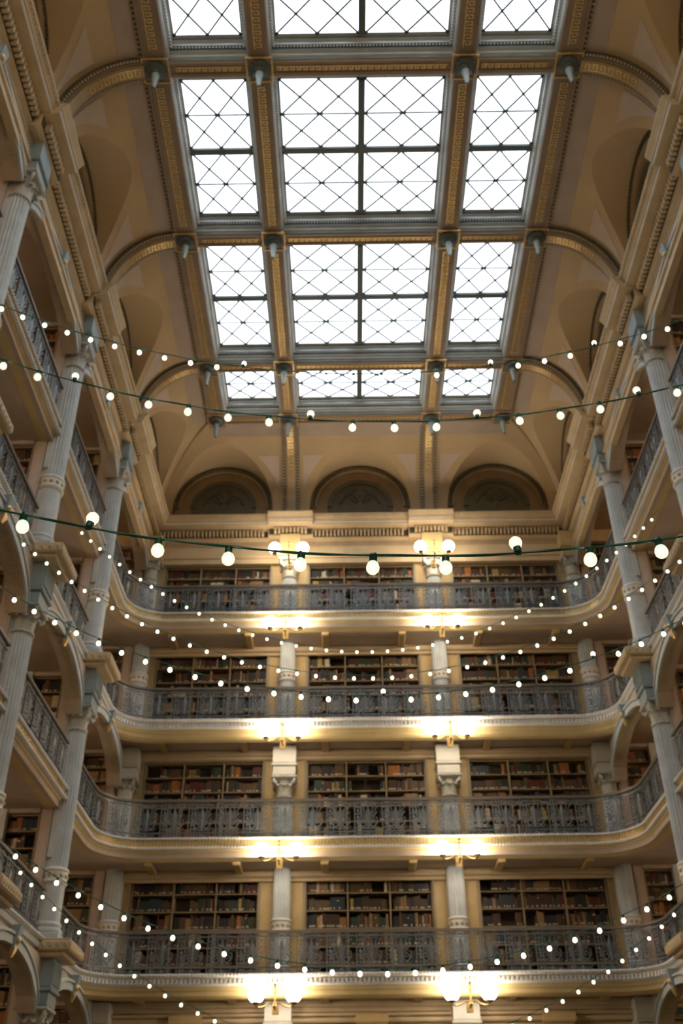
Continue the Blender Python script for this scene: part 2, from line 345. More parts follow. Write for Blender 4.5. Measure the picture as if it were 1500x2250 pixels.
# ------------------------------------------------------------------ coved vault with lunettes
Z0, ZT = 18.27, 20.5; HC = ZT-Z0; LR, LZ0, LH = 1.48, 18.8, 1.5
YLUN = -.25                                   # lunette plane, local y (wall plane = 0)
def zc(d, w): q = 1-min(max(d/w, 0), 1); return Z0+HC*math.sqrt(max(0, 1-q*q))
def zl(t): return LZ0+LH*math.sqrt(max(0, 1-(t/LR)**2)) if abs(t) <= LR else -1
def dg(t, w):
    z = zl(t)
    return w*(1-math.sqrt(max(0, 1-((z-Z0)/HC)**2))) if z > 0 else 0.
def cove_bay(tc, h0, h1, w, parent_args, lim=lambda t: 1e9, full=True):
    root = link('cove_bay', None, ceiling, **parent_args)
    ts = sorted(set([-h0+(h0+h1)*i/56 for i in range(57)] + [-LR, LR, -LR+1e-3, LR-1e-3]))
    ts = [t for t in ts if -h0-1e-6 <= t <= h1+1e-6]
    mb = MB(); rings = []; rv = []; n = 16
    for t in ts:
        a = min(dg(t, w), lim(t)*w); b = min(w, lim(t)*w)
        th0 = math.acos(max(-1, min(1, 1-a/w))); th1 = math.acos(max(-1, min(1, 1-b/w)))
        rings.append([(tc+t, YLUN-w*(1-math.cos(th0+(th1-th0)*i/n)), zc(w*(1-math.cos(th0+(th1-th0)*i/n)), w)) for i in range(n+1)])
        if abs(t) < LR: rv.append([(tc+t, YLUN-a*i/4, zl(t)) for i in range(5)])
    mb.loft(rings, False); mb.loft(rv, False)
    obj('vault_surface', mb, 'cove', root, smooth=True)
    # lunette on the wall
    m = 40; A = [PI*i/m for i in range(m+1)]
    def arc(r, k=1.): return [(tc+r*math.cos(a), LZ0+(r*LH/LR)*math.sin(a)) for a in A]
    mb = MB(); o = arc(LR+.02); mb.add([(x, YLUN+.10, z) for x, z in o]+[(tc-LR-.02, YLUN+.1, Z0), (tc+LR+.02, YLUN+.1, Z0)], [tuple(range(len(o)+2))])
    lun = obj('lunette', mb, 'lunette_band', root)
    def archband(r0, r1, ya, yb, mt, nm, zb=LZ0):
        mb = MB(); R = []
        for (xa, za), (xb, zb2) in zip(arc(r0), arc(r1)): R.append([(xa, ya, za), (xb, ya, zb2), (xb, yb, zb2), (xa, yb, za)])
        mb.loft(R, True, True); return obj(nm, mb, mt, lun)
    archband(1.30, 1.46, YLUN+.02, YLUN+.1, 'rib', 'arch_moulding')
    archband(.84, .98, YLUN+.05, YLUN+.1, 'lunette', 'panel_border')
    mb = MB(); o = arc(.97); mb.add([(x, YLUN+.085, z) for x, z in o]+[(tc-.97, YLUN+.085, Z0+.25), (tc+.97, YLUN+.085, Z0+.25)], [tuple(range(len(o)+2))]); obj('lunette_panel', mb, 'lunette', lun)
    mb = MB()
    for sgn in (-1, 1):
        P = [(tc+sgn*(.06+.55*i/9), YLUN+.07, 19.0+.28*math.sin(i/9*PI*1.1)) for i in range(10)]; mb.tube(P, .03, 5)
        P = [(tc+sgn*(.1+.25*math.sin(i/8*PI)), YLUN+.07, 18.95+.5*i/8) for i in range(9)]; mb.tube(P, .025, 5)
    mb.ball((tc, YLUN+.07, 19.3), .1, 8, 6, sy=.3, sz=1.6); obj('relief_scroll', mb, 'lunette', lun)
    mb = MB()
    for i in range(52):
        a = PI*(i+.5)/52; x, z = tc+1.385*math.cos(a), LZ0+1.385*LH/LR*math.sin(a)
        ca, sa = math.cos(a), math.sin(a)
        mb.hexa([(x+ca*u-sa*v, y, z+sa*u+ca*v) for y in (YLUN-.02, YLUN+.03) for u, v in ((-.05,-.025),(.05,-.025),(.05,.025),(-.05,.025))])
    obj('bead_row', mb, 'lunette', lun, kind='stuff')
    # raised pink spandrel panels and the mauve border band
    def surf(t, d, e=.012):
        q = 1-d/w; z = zc(d, w); nx = Vector((0, -q/w*HC if d < w else 0, 0))
        nrm = Vector((0, -(q)*HC, -math.sqrt(max(0, 1-q*q))*w)).normalized()
        return (tc+t, YLUN-d+nrm.y*e, z+nrm.z*e)
    for sgn, hh in ((-1, h0), (1, h1)):
        if hh < 1.9 or not full and sgn*full_sign(root) > 0: continue
        R = []
        for i in range(15):
            d = w*(.05+.37*i/14); z = zc(d, w)
            tg = LR*math.sqrt(max(0, 1-((z-LZ0)/LH)**2)) if z < LZ0+LH else 0
            ta, tb = tg+.27, hh-.36
            if tb-ta < .02 or lim(sgn*tb)*w < d+.1: continue
            R.append([surf(sgn*ta, d), surf(sgn*tb, d), surf(sgn*tb, d, -.02), surf(sgn*ta, d, -.02)])
        if len(R) > 2: mb = MB(); mb.loft(R, True, True); obj('spandrel_panel', mb, 'spandrel', root)
    mb = MB(); R = []
    t0, t1 = -h0+.2, h1-.2
    tt = [t0+(t1-t0)*i/20 for i in range(21)]
    tt = [t for t in tt if lim(t) >= .97]
    if len(tt) > 1:
        t0, t1 = tt[0], tt[-1]
        R = [[surf(t0, d), surf(t1, d), surf(t1, d, -.02), surf(t0, d, -.02)] for d in [w*(.70+.26*i/6) for i in range(7)]]
        mb.loft(R, True, True); obj('border_band', mb, 'band', root)
    return root
def full_sign(r): return 0
WS, WF = W+YLUN-4.37, YW+YLUN-22.12
def rib(x, w, **pl_):
    root = link('rib', None, ceiling, **pl_)
    n = 22
    def pt(th, e): # point on the cove arc offset inward by e
        d = w*(1-math.cos(th)); z = Z0+HC*math.sin(th)
        nv = Vector((0, -math.cos(th)*HC, -math.sin(th)*w)).normalized()
        return YLUN-d+nv.y*e, z+nv.z*e
    def band(x0, x1, e0, e1, th0=0., th1=PI/2):
        R = []
        for i in range(n+1):
            th = th0+(th1-th0)*i/n; a = pt(th, e0); b = pt(th, e1)
            R.append([(x+x0, *a), (x+x1, *a), (x+x1, *b), (x+x0, *b)])
        return MB().loft(R, True, True)
    obj('rib_core', band(-.18, .18, -.02, .14), 'rib_dark', root)
    obj('rib_face', band(-.12, .12, .14, .165), 'rib', root)
    for s in (-1, 1):
        obj('edge_moulding', band(s*.21-.03, s*.21+.03, -.02, .09), 'lunette', root)
        mb = MB()
        for i in range(34):
            a = pt((i+.5)/34*PI/2, .10); mb.ball((x+s*.21, a[0], a[1]), .03, 6, 4)
        obj('bead_row', mb, 'spandrel', root, kind='stuff')
    mb = MB(); L = w*1.5
    def fn(u, v, h): a = pt(PI*.24+u/.95*PI*.25, .168+h); return (x-.08+v, a[0], a[1])
    meander(mb, .95, .16, fn, .13, .026, .01); obj('greek_key', mb, 'gold', root, kind='stuff')
    mb = MB(); mb.bbox(x-.28, x+.28, YLUN-.34, YLUN+.1, 18.28, 18.42, .02); obj('rib_foot', mb, 'rib', root)
    return root
# far wall: three bays
limf = lambda tc: (lambda t: max(0., min(1., (W+YLUN-abs(tc+t))/WS)))
fa = dict(loc=(0, YW, 0))
E_ = W+YLUN
cove_bay(-4.08, E_-4.08, 2.04, WF, fa, limf(-4.08)); cove_bay(0, 2.04, 2.04, WF, fa); cove_bay(4.08, 2.04, E_-4.08, WF, fa, limf(4.08))
for x in (-FX, FX): rib(x, WF, loc=(0, YW, 0))
for sd in ('left', 'right'):
    sx, rz = side(sd); d = 1 if sd == 'left' else -1
    for k in range(0, 6):
        yc_ = (YK(k)+YK(k+1))/2
        if k == 0:
            far = YW+YLUN-yc_
            lim = (lambda t, c=yc_, d=d: max(0., min(1., (YW+YLUN-(c+d*t))/WF)))
            cove_bay(0, BAY/2 if d > 0 else far, far if d > 0 else BAY/2, WS, dict(loc=(sx*W, yc_, 0), rz=rz), lim)
        else: cove_bay(0, BAY/2, BAY/2, WS, dict(loc=(sx*W, yc_, 0), rz=rz))
    for k in range(1, 6): rib(0, WS, loc=(sx*W, YK(k), 0), rz=rz)
    mb = MB(); P = []
    for i in range(15):
        th = PI/2*i/14; P.append((sx*(E_-WS*(1-math.cos(th))), YW+YLUN-WF*(1-math.cos(th)), Z0+HC*math.sin(th)-.02))
    mb.tube(P, .035, 6); obj('corner_moulding', mb, 'rib', ceiling)

# ------------------------------------------------------------------ skylight: beams, windows, pendants
ZB, ZG = 20.4, 20.84
BX = [(-4.37, -3.90), (-2.26, -1.86), (1.86, 2.26), (3.90, 4.37)]
Y0B = 21.97                                              # last cross beam
CB = [(Y0B-.15, Y0B+.17)] + [(YK(k)-.15, YK(k)+.15) for k in range(1, 7)]
CB[6] = (-2.1, -1.64)
bc = {}
def beam(x0, x1, y0, y1):
    key = (round(x1-x0, 3), round(y1-y0, 3)); lx, ly = x1-x0, y1-y0
    if key not in bc:
        b = MB(); b.box(0, lx, 0, ly, ZB+.03, 21.0)
        e = .06
        for a in ((0, e, 0, ly), (lx-e, lx, 0, ly), (e, lx-e, 0, e), (e, lx-e, ly-e, ly)): b.box(*a, ZB, ZB+.03)
        g = MB(); H = min(lx, ly)-.2; H = min(H, .16)
        if ly > lx: meander(g, ly-.5, H, lambda u, v, h: (lx/2-H/2+v, u+.25, ZB+.028-h), .13, .025, .012)
        else: meander(g, lx-.3, H, lambda u, v, h: (u+.15, ly/2-H/2+v, ZB+.028-h), .13, .025, .012)
        bc[key] = (b.mesh('beam', 'beam'), g.mesh('greek_key', 'gold'))
    o = link('beam', bc[key][0], ceiling, loc=(x0, y0, 0)); link('greek_key', bc[key][1], o, kind='stuff')
for x0, x1 in BX:
    for k in range(6): beam(x0, x1, CB[k+1][1], CB[k][0])
for k in range(7):
    for (a, b), (c, d) in zip(BX, BX[1:]): beam(b, c, *CB[k])
    for x0, x1 in BX:
        mb = MB(); mb.box(x0, x1, CB[k][0], CB[k][1], ZB+.005, 21.0); obj('beam_crossing', mb, 'beam', ceiling)
for s in (-1, 1):
    mb = MB(); mb.box(s*4.40-.03, s*4.40+.03, -2.05, 21.9, 20.43, 20.52); o_ = obj('beam_edge', mb, 'dark_strip', ceiling)
    mb = MB()
    for i in range(230): mb.ball((s*4.41, -2+i*.104, 20.435), .032, 6, 4)
    obj('bead_row', mb, 'rib', o_, kind='stuff')
# pendants at the crossings
pm = MB(); pm.lathe([(.205,0),(.205,-.05),(.17,-.09),(.13,-.1),(.13,-.14),(.10,-.17)], seg=20)
for i in range(12): a = PI/6*i; pm.ball((.19*math.cos(a), .19*math.sin(a), -.04), .035, 6, 4)
pm = pm.mesh('rosette', 'frame_dark', True)
dm = MB(); dm.lathe([(.05,-.13),(.085,-.17),(.078,-.21),(.036,-.56),(.03,-.58)], seg=8); dm = dm.mesh('drop', 'drop')
tm = MB(); tm.ball((0,0,-.60), .03, 8, 6); tm = tm.mesh('finial', 'frame_dark')
gm = MB(); e = .27
for a in ((-e, e, -e, -e+.025), (-e, e, e-.025, e), (-e, -e+.025, -e, e), (e-.025, e, -e, e)): gm.box(*a, -.03, 0)
gm = gm.mesh('gilt_square', 'gold')
for k in range(7):
    for x0, x1 in BX:
        r = link('pendant', pm, ceiling, loc=((x0+x1)/2, (CB[k][0]+CB[k][1])/2, ZB))
        link('gilt_square', gm, r); dr = link('drop', dm, r); link('finial', tm, dr)
# glazed panels
wn = [0]; wcache = {}
def window(x0, x1, y0, y1, nx, ny, label):
    wn[0] += 1
    key = (round(x1-x0, 2), round(y1-y0, 2), nx, ny); lx, ly = x1-x0, y1-y0
    root = link('window_%d' % wn[0], None, kind='structure', loc=(x0, y0, 0), label=label)
    if key not in wcache:
        prof = [(0,ZB+.05),(.12,ZB+.05),(.12,ZB+.10),(.22,ZB+.12),(.22,ZB+.17),(.42,ZB+.19),(.42,ZB+.26),(.60,ZB+.28),(.60,ZB+.36),(.78,ZB+.38),(.78,ZB+.43),(1,ZB+.44)]
        ox, oy = (.155, .34)
        def ring(q, z): a, b = ox*q, oy*q; return [(a, b, z), (lx-a, b, z), (lx-a, ly-b, z), (a, ly-b, z)]
        f = MB()
        for i in range(len(prof)-1):
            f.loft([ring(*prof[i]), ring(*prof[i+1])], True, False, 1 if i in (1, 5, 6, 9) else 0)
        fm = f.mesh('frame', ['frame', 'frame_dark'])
        b = MB()
        for q, zb in ((.50, ZB+.262),):
            a, c = ox*q, oy*q; n = int((lx-2*a)/.065)
            for i in range(n):
                x = a+(lx-2*a)*(i+.5)/n
                for y in (c, ly-c): b.ball((x, y, zb), .024, 6, 4)
            n = int((ly-2*c)/.065)
            for i in range(n):
                y = c+(ly-2*c)*(i+.5)/n
                for x in (a, lx-a): b.ball((x, y, zb), .027, 6, 4)
        bm = b.mesh('bead_row', 'ivory')
        gx0, gx1, gy0, gy1 = ox, lx-ox, oy, ly-oy; mw = .075
        mull = []
        for i in range(1, nx): x = gx0+(gx1-gx0)*i/nx; m_ = MB(); m_.bbox(x-mw, x+mw, gy0, gy1, ZG-.09, ZG+.02, .02); mull.append(m_.mesh('mullion', 'frame_dark'))
        for j in range(1, ny): y = gy0+(gy1-gy0)*j/ny; m_ = MB(); m_.bbox(gx0, gx1, y-mw, y+mw, ZG-.085, ZG+.02, .02); mull.append(m_.mesh('glazing_bar', 'frame_dark'))
        pw, ph = (gx1-gx0)/nx-(mw if nx > 1 else 0), (gy1-gy0)/ny-(mw if ny > 1 else 0)
        pane = MB(); pane.box(0, pw, 0, ph, ZG+.01, ZG+.02); pane = pane.mesh('pane', 'pane')
        lat = MB(); t = .025
        def bar(a, c): lat.tube([(a[0], a[1], ZG-.01), (c[0], c[1], ZG-.01)], t, 4)
        for i in range(2):
            for j in range(2):
                xa, xb, ya, yb = pw*i/2, pw*(i+1)/2, ph*j/2, ph*(j+1)/2
                bar((xa, ya), (xb, yb)); bar((xa, yb), (xb, ya))
        lat.tube([(0, ph/2, ZG-.01), (pw, ph/2, ZG-.01)], .021, 4); lat = lat.mesh('lattice', 'steel')
        kn = MB()
        for i in range(3):
            for j in range(3): kn.ball((pw*i/2, ph*j/2, ZG-.012), .036, 8, 4, sz=.6)
            if i < 2:
                for j in range(2): kn.ball((pw*(i+.5)/2, ph*(j+.5)/2, ZG-.012), .030, 8, 4, sz=.6)
        kn = kn.mesh('lattice_knots', 'steel')
        pos = []
        for i in range(nx):
            for j in range(ny):
                cx = gx0+(gx1-gx0)*(i+.5)/nx; cy = gy0+(gy1-gy0)*(j+.5)/ny
                dx = 0 if nx == 1 else (mw/2 if i else -mw/2); dy = 0 if ny == 1 else (mw/2 if j else -mw/2)
                pos.append((cx+dx-pw/2, cy+dy-ph/2, 0))
        wcache[key] = (fm, bm, mull, pane, lat, kn, pos)
    fm, bm, mull, pane, lat, kn, pos = wcache[key]
    fr = link('frame', fm, root); link('bead_row', bm, fr, kind='stuff')
    for m_ in mull: link(m_.name.split('.')[0], m_, root)
    for p in pos:
        q = link('pane', pane, root, loc=p); link('lattice', lat, q); link('lattice_knots', kn, q)
rown = ['short end', 'second', 'third', 'fourth', 'fifth', 'sixth']
for k in range(6):
    y0, y1 = CB[k+1][1], CB[k][0]; ny = 1 if k == 0 else 2
    for i, nm in enumerate(('left', 'middle', 'right')):
        window(BX[i][1], BX[i+1][0], y0, y1, 2 if i == 1 else 1, ny, '%s skylight panel with diamond lattice, %s row from the end wall' % (nm, rown[k]))

# ------------------------------------------------------------------ columns
def leaf_mesh():
    mb = MB(); R = []
    for i in range(7):
        t = i/6; y = -(.0+.02*t+.10*max(0, t-.45)**1.4*2.2); z = .30*math.sin(min(t*1.25, 1.15)*PI/2)
        if t > .85: z -= .05
        w_ = .075*(1-.55*t**3); R.append([(-w_, y+.012, z), (0, y-.012, z), (w_, y+.012, z), (0, y+.02, z-.004)])
    mb.loft(R, True, True); return mb.mesh('acanthus_leaf', 'cap', True)
def volute_mesh():
    mb = MB(); P = []; rr = []
    for i in range(19):
        a = -PI*.5+i/18*PI*2.9; r = .085*(1-i/18*.72); P.append((0, -.30-r*math.cos(a)*1.0, .445+r*math.sin(a))); rr.append(.030*(1-.4*i/18))
    P = [(0, -.2, .25), (0, -.24, .33)] + P; rr = [.02, .026] + rr
    mb.tube(P, rr, 6); return mb.mesh('volute', 'column', True)
LEAF, VOL = leaf_mesh(), volute_mesh()
STUD = MB(); STUD.ball((0, 0, 0), .042, 8, 6, sy=.6); STUD = STUD.mesh('stud', 'gilt', True)
def make_column(zb, zd, zr, zc0, zc1, ztop, grooves, blk_m='slate', r=.205):
    root = link('column', None, cat='column')
    cy = -.03
    b = MB()
    b.bbox(-.30, .30, cy-.30, cy+.3, zb, zb+.12, .015)
    b.lathe([(.27, zb+.12), (.29, zb+.16), (.28, zb+.21), (.245, zb+.23), (.245, zb+.26), (.26, zb+.29), (.245, zb+.33), (.22, zb+.35)], 0, cy, 32)
    obj('base', b, 'column', root, True)
    b = MB(); b.lathe([(.218, zb+.33), (.215, zd), (.212, zr)], 0, cy, 32); obj('drum', b, 'column', root, True)
    b = MB(); b.lathe([(.215, zr-.06), (.245, zr-.03), (.255, zr), (.23, zr+.03), (.235, zr+.19), (.255, zr+.21), (.245, zr+.25), (.21, zr+.27)], 0, cy, 32)
    rg = obj('ring_band', b, 'ivory', root, True)
    for i in range(10):
        a = -PI/2+(i-4.5)*PI/6; link('stud', STUD, rg, loc=(.232*math.cos(a), cy+.232*math.sin(a), zr+.11), rz=a+PI/2)
    b = MB(); b.lathe([(r, zr+.25), (r, zr+.3), (r*.985, (zr+zc0)/2), (r*.95, zc0)], 0, cy, 80, flute=1, fd=.024); obj('shaft', b, 'column', root, True)
    b = MB(); h = zc1-zc0
    b.lathe([(r*.95, zc0-.03), (r*1.05, zc0-.01), (r*1.05, zc0+.02), (r*.9, zc0+.04), (r*.9, zc0+.3*h), (r*1.0, zc0+.7*h), (r*1.2, zc0+.88*h)], 0, cy, 28)
    b.bbox(-.31, .31, cy-.31, cy+.3, zc0+.88*h, zc1, .02)
    cp = obj('capital', b, 'cap', root, True)
    for i in range(10):
        a = i*2*PI/10
        link('acanthus_leaf', LEAF, cp, loc=(.18*math.sin(a), cy-.18*math.cos(a), zc0+.03), rz=a, scale=(1, 1, h/.55))
    for i in range(4):
        a = PI/4+i*PI/2; link('volute', VOL, cp, loc=(0, cy, zc0), rz=a, scale=(1, .97, h/.55))
    b = MB(); b.bbox(-.28, .28, cy-.28, .25, zc1, zc1+.24, .02); b.bbox(-.32, .32, cy-.33, .25, zc1+.24, zc1+.31, .02); blk = obj('impost_block', b, blk_m, root)
    b = MB(); b.bbox(-.29, .29, cy-.30, .25, zc1+.31, ztop, .02); gb = obj('frieze_block', b, blk_m, root)
    if grooves:
        b = MB()
        for i in range(7): b.box(-.275+i*.085, -.232+i*.085, cy-.325, cy-.29, zc1+.36, ztop-.08)
        obj('fluting', b, blk_m, gb)
        b = MB(); b.bbox(-.46, .46, -.54, .15, ztop, ztop+.08, .02); b.bbox(-.53, .53, -.66, .15, ztop+.08, ztop+.26, .03); b.bbox(-.49, .49, -.62, .15, ztop+.26, ztop+.3, .01)
        pd = obj('corbel_block', b, 'cornice', root)
        b = MB()
        for i in range(8): b.ball((-.45+i*.9/7, -.66, ztop+.17), .045, 4, 4, sy=.4)
        for s in (-1, 1):
            for j in range(4): b.ball((s*.53, -.57+j*.14, ztop+.17), .045, 4, 4, sx=.4)
        obj('lozenge_row', b, 'gilt', pd, kind='stuff')
    b = MB()                                     # flat pilaster behind the column
    b.bbox(-.15, .15, .0, .17, zb, zc1, .01)
    for za, zz in ((zb+.25, zr-.1), (zr+.45, zc0-.15)):
        b.box(-.20, -.15, .03, .14, za, zz); b.box(.15, .20, .03, .14, za, zz)
    obj('pilaster_strip', b, 'post', root)
    return root
UP = make_column(11.66, 12.2, 13.10, 16.28, 16.86, 17.66, False)
LO = make_column(5.78, 6.1, 6.86, 9.96, 10.46, 11.30, True)
GR = make_column(.02, .6, 1.2, 4.15, 4.66, 5.46, True)
UPF = make_column(11.66, 12.2, 13.10, 16.28, 16.86, 17.66, False, 'cream')
LOF = make_column(5.78, 6.1, 6.86, 9.96, 10.46, 11.24, False, 'block')
GRF = make_column(.02, .6, 1.2, 4.15, 4.66, 5.40, False, 'block')
posn = ['', 'nearest the end wall', 'second from the end wall', 'third from the end wall', 'fourth from the end wall']
first = {}
def put_col(proto, label, **k):
    if id(proto) not in first: first[id(proto)] = 1; o = proto; o.location = k['loc']; o.rotation_euler = (0, 0, k['rz']); o['label'] = label
    else: o = tree(proto, None, k['loc'], k['rz'], label)
    o['group'] = 'fluted columns around the hall'
for sd in ('left', 'right'):
    for k in (1, 2, 3, 4):
        put_col(UP, 'upper fluted grey column on the %s wall, %s' % (sd, posn[k]), **splace(sd, YK(k)))
        if k < 4: put_col(LO, 'lower fluted grey column on the %s wall, %s' % (sd, posn[k]), **splace(sd, YK(k)))
        if k < 3: put_col(GR, 'ground floor fluted column on the %s wall, %s' % (sd, posn[k]), **splace(sd, YK(k)))
for x, nm in ((-FX, 'left of the middle bookcase'), (FX, 'right of the middle bookcase'), (-6.0, 'in the left corner'), (6.0, 'in the right corner')):
    for pr, t in ((UPF, 'upper'), (LOF, 'lower'), (GRF, 'ground floor')):
        put_col(pr, '%s engaged column of the end wall, %s' % (t, nm), loc=(x, YW-.17, 0), rz=0)

# ------------------------------------------------------------------ arches with gilded keystones between the side columns
def arch_mesh(z0, rise, ztop, half, pw=2., ex=.5):
    def az(x): return z0+rise*max(0, 1-abs(x/half)**pw)**ex
    mb = MB(); R = []; n = 24
    for i in range(n+1):
        x = -half+2*half*i/n; z = az(x)
        R.append([(x, -.1, z), (x, .22, z), (x, .22, ztop), (x, -.1, ztop)])
    mb.loft(R, True, True); a = mb.mesh('arch_beam', 'arch')
    mb = MB()
    R = []; R2 = []
    for i in range(n+1):
        x = -half+2*half*i/n; z = az(x)
        R.append([(x, -.14, z-.01), (x, -.1, z-.01), (x, -.1, z+.14), (x, -.14, z+.12)])
        R2.append([(x, -.17, z+.14), (x, -.1, z+.14), (x, -.1, z+.20), (x, -.17, z+.18)])
    mb.loft(R, True, True); mb.loft(R2, True, True); m2 = mb.mesh('archivolt', 'column')
    g = MB(); L = 2*half-.5
    def fn(u, v, h): x = -half+.25+u; z = az(x); return (x, -.06+v, z-.002-h)
    meander(g, L, .14, fn, .14, .022, .008)
    k_ = MB(); zt = z0+rise
    k_.loft([[(-w_, y, z) for w_, y in ((.11*q, -.1), (.11*q, f), (-.11*q, f), (-.11*q, -.1))] for q, f, z in ((.7, -.16, zt-.06), (.8, -.19, zt+.05), (.9, -.22, zt+.18), (1.0, -.24, zt+.30))], True, True)
    km = k_.mesh('keystone', 'slate')
    s_ = MB(); s_.ball((0, -.20, zt+.08), .065, 10, 8, sy=.7); s_.loft([[(x, y, z) for x, y in ((-q, -.13-f), (q, -.13-f), (q, -.1), (-q, -.1))] for q, f, z in ((.03, .0, zt-.2), (.07, .05, zt-.08), (.06, .05, zt-.01))], True, True)
    sm = s_.mesh('mask', 'gold', True)
    return a, m2, g.mesh('greek_key', 'gilt'), km, sm
HB = BAY/2-.28
AM = {'top': arch_mesh(16.52, .62, 17.5, HB, 2., .9), 3: arch_mesh(10.25, .82, 11.30, HB, 2.1, .62), 1: arch_mesh(4.55, .75, 5.50, HB, 2.1, .62)}
for sd in ('left', 'right'):
    for lv, (a, m2, g, km, sm) in AM.items():
        for k in (0, 1, 2, 3):
            if lv == 1 and k > 1: continue
            r = link(trim_name(), None, kind='structure', **splace(sd, (YK(k)+YK(k+1))/2))
            ab = link('arch_beam', a, r); link('archivolt', m2, ab); link('greek_key', g, ab, kind='stuff')
            ks = link('keystone', km, r); link('mask', sm, ks)

# ------------------------------------------------------------------ railings
def spiral(cx, cz, r, a0, turns, n=12, sgn=1):
    return [(cx+r*(1-.8*i/n)*math.cos(a0+sgn*turns*2*PI*i/n), 0, cz+r*(1-.8*i/n)*math.sin(a0+sgn*turns*2*PI*i/n)) for i in range(n+1)]
pnl = MB(); hw = .23
for s in (-1, 1):
    pnl.tube(spiral(s*.105, .33, .095, PI/2 if s > 0 else PI/2, 1.2, 14, -s), .016, 4)
    pnl.tube([(s*.01, 0, .22), (s*.05, 0, .32), (s*.13, 0, .50), (s*.21, 0, .60)], .014, 4)
    pnl.tube([(s*.008, 0, .26), (s*.03, 0, .42), (s*.085, 0, .60), (s*.12, 0, .72)], .014, 4)
    pnl.tube([(s*.02, 0, .22), (s*.14, 0, .25), (s*.22, 0, .36), (s*.21, 0, .47), (s*.16, 0, .46)], .015, 4)
    pnl.tube([(0, 0, .06), (s*.10, 0, .125), (s*.22, 0, .065)], .012, 4); pnl.tube([(0, 0, .14), (s*.10, 0, .075), (s*.22, 0, .14)], .012, 4)
    pnl.tube([(0, 0, .80), (s*.10, 0, .84), (s*.22, 0, .79)], .012, 4); pnl.ball((s*.115, 0, .815), .022, 6, 4, sy=.5)
pnl.loft([[(-q, -.012, z), (0, -.022, z), (q, -.012, z), (0, .012, z)] for q, z in ((.012, .22), (.03, .34), (.022, .46), (.055, .56), (.035, .64), (.006, .72))], True, True)
pnl.ball((0, 0, .25), .035, 8, 6, sy=.6); pnl.ball((0, 0, .10), .035, 8, 6, sy=.6); pnl.ball((0, 0, .805), .025, 6, 4, sy=.6)
for s in (-1, 1):
    pnl.tube([(s*.012, 0, .30), (s*.06, 0, .45), (s*.15, 0, .62), (s*.22, 0, .73)], .011, 4)
    pnl.tube([(s*.10, 0, .24), (s*.17, 0, .22), (s*.23, 0, .27)], .012, 4)
    pnl.tube([(0, 0, .735), (s*.10, 0, .755), (s*.23, 0, .70)], .01, 4)
PANEL = pnl.mesh('scroll_panel', 'iron')
st = MB()
for s in (-1, 1): st.box(s*.075-.011, s*.075+.011, -.014, .014, .02, .86)
for z, r in ((.10, .045), (.33, .032), (.47, .04), (.62, .032), (.81, .036)): st.ball((0, 0, z), r, 6, 4, sy=.5)
for z in (.25, .40, .55, .70): st.box(-.075, .075, -.01, .01, z-.009, z+.009)
st.box(-.008, .008, -.008, .008, .17, .76)
STRIP = st.mesh('baluster_strip', 'iron')
def railing(path, l, label):        # path: plan polyline [(x,y)], modules fitted along it
    z = FL[l]; h = RAILH[l]
    root = link('railing', None, label=label, cat='railing', group='iron gallery railings')
    def bar(name, zz, hw_, hh, m):
        mb = MB(); R = []
        for i, p in enumerate(path):
            a = path[max(i-1, 0)]; b = path[min(i+1, len(path)-1)]; tx, ty = b[0]-a[0], b[1]-a[1]; L = math.hypot(tx, ty); nx, ny = -ty/L*hw_, tx/L*hw_
            R.append([(p[0]+nx, p[1]+ny, zz-hh), (p[0]-nx, p[1]-ny, zz-hh), (p[0]-nx, p[1]-ny, zz+hh), (p[0]+nx, p[1]+ny, zz+hh)])
        mb.loft(R, True, True); obj(name, mb, m, root)
    bar('handrail', z+h, .05, .025, 'handrail')
    for zz in (.77*h/.86, .17, .05): bar('rail_bar', z+zz, .014, .012, 'iron')
    L = [0]
    for p, q in zip(path, path[1:]): L.append(L[-1]+math.hypot(q[0]-p[0], q[1]-p[1]))
    n = max(1, round(L[-1]/.655)); P = L[-1]/n
    def at(s):
        for i in range(len(L)-1):
            if s <= L[i+1]+1e-6: t = (s-L[i])/(L[i+1]-L[i]); p, q = path[i], path[i+1]; return p[0]+(q[0]-p[0])*t, p[1]+(q[1]-p[1])*t, math.atan2(q[1]-p[1], q[0]-p[0])
    for i in range(n):
        x, y, a = at((i+.5)*P); link('scroll_panel', PANEL, root, loc=(x, y, z), rz=a, scale=((P-.17)/.48, 1, h/.88))
        x, y, a = at(min(i*P+.085, L[-1])); link('baluster_strip', STRIP, root, loc=(x, y, z), rz=a, scale=(1, 1, h/.88))
GX, GY = 6.24, RY+.06
for l in FL:
    y1 = YK(1)+.34; P = [(-GX, y1), (-GX, RY-RR)]
    for i in range(1, 9): a = PI-PI/2*i/8; P.append((-RX+RR+(RR+.05)*math.cos(a), RY-RR+(RR+.05)*math.sin(a)))
    Q = [(-x, y) for x, y in reversed(P)]
    railing(P+Q, l, 'dark iron scrollwork railing along the end wall of the %s gallery' % ORD[l])
    for sd in ('left', 'right'):
        s = -1 if sd == 'left' else 1
        for k in (1, 2, 3):
            if l == 1 and k > 2: continue
            railing([(s*GX, YK(k+1)+.34), (s*GX, YK(k)-.34)], l, 'iron railing on the %s side of the %s gallery, %s bay from the end wall' % (sd, ORD[l], ['', 'second', 'third', 'fourth'][k]))

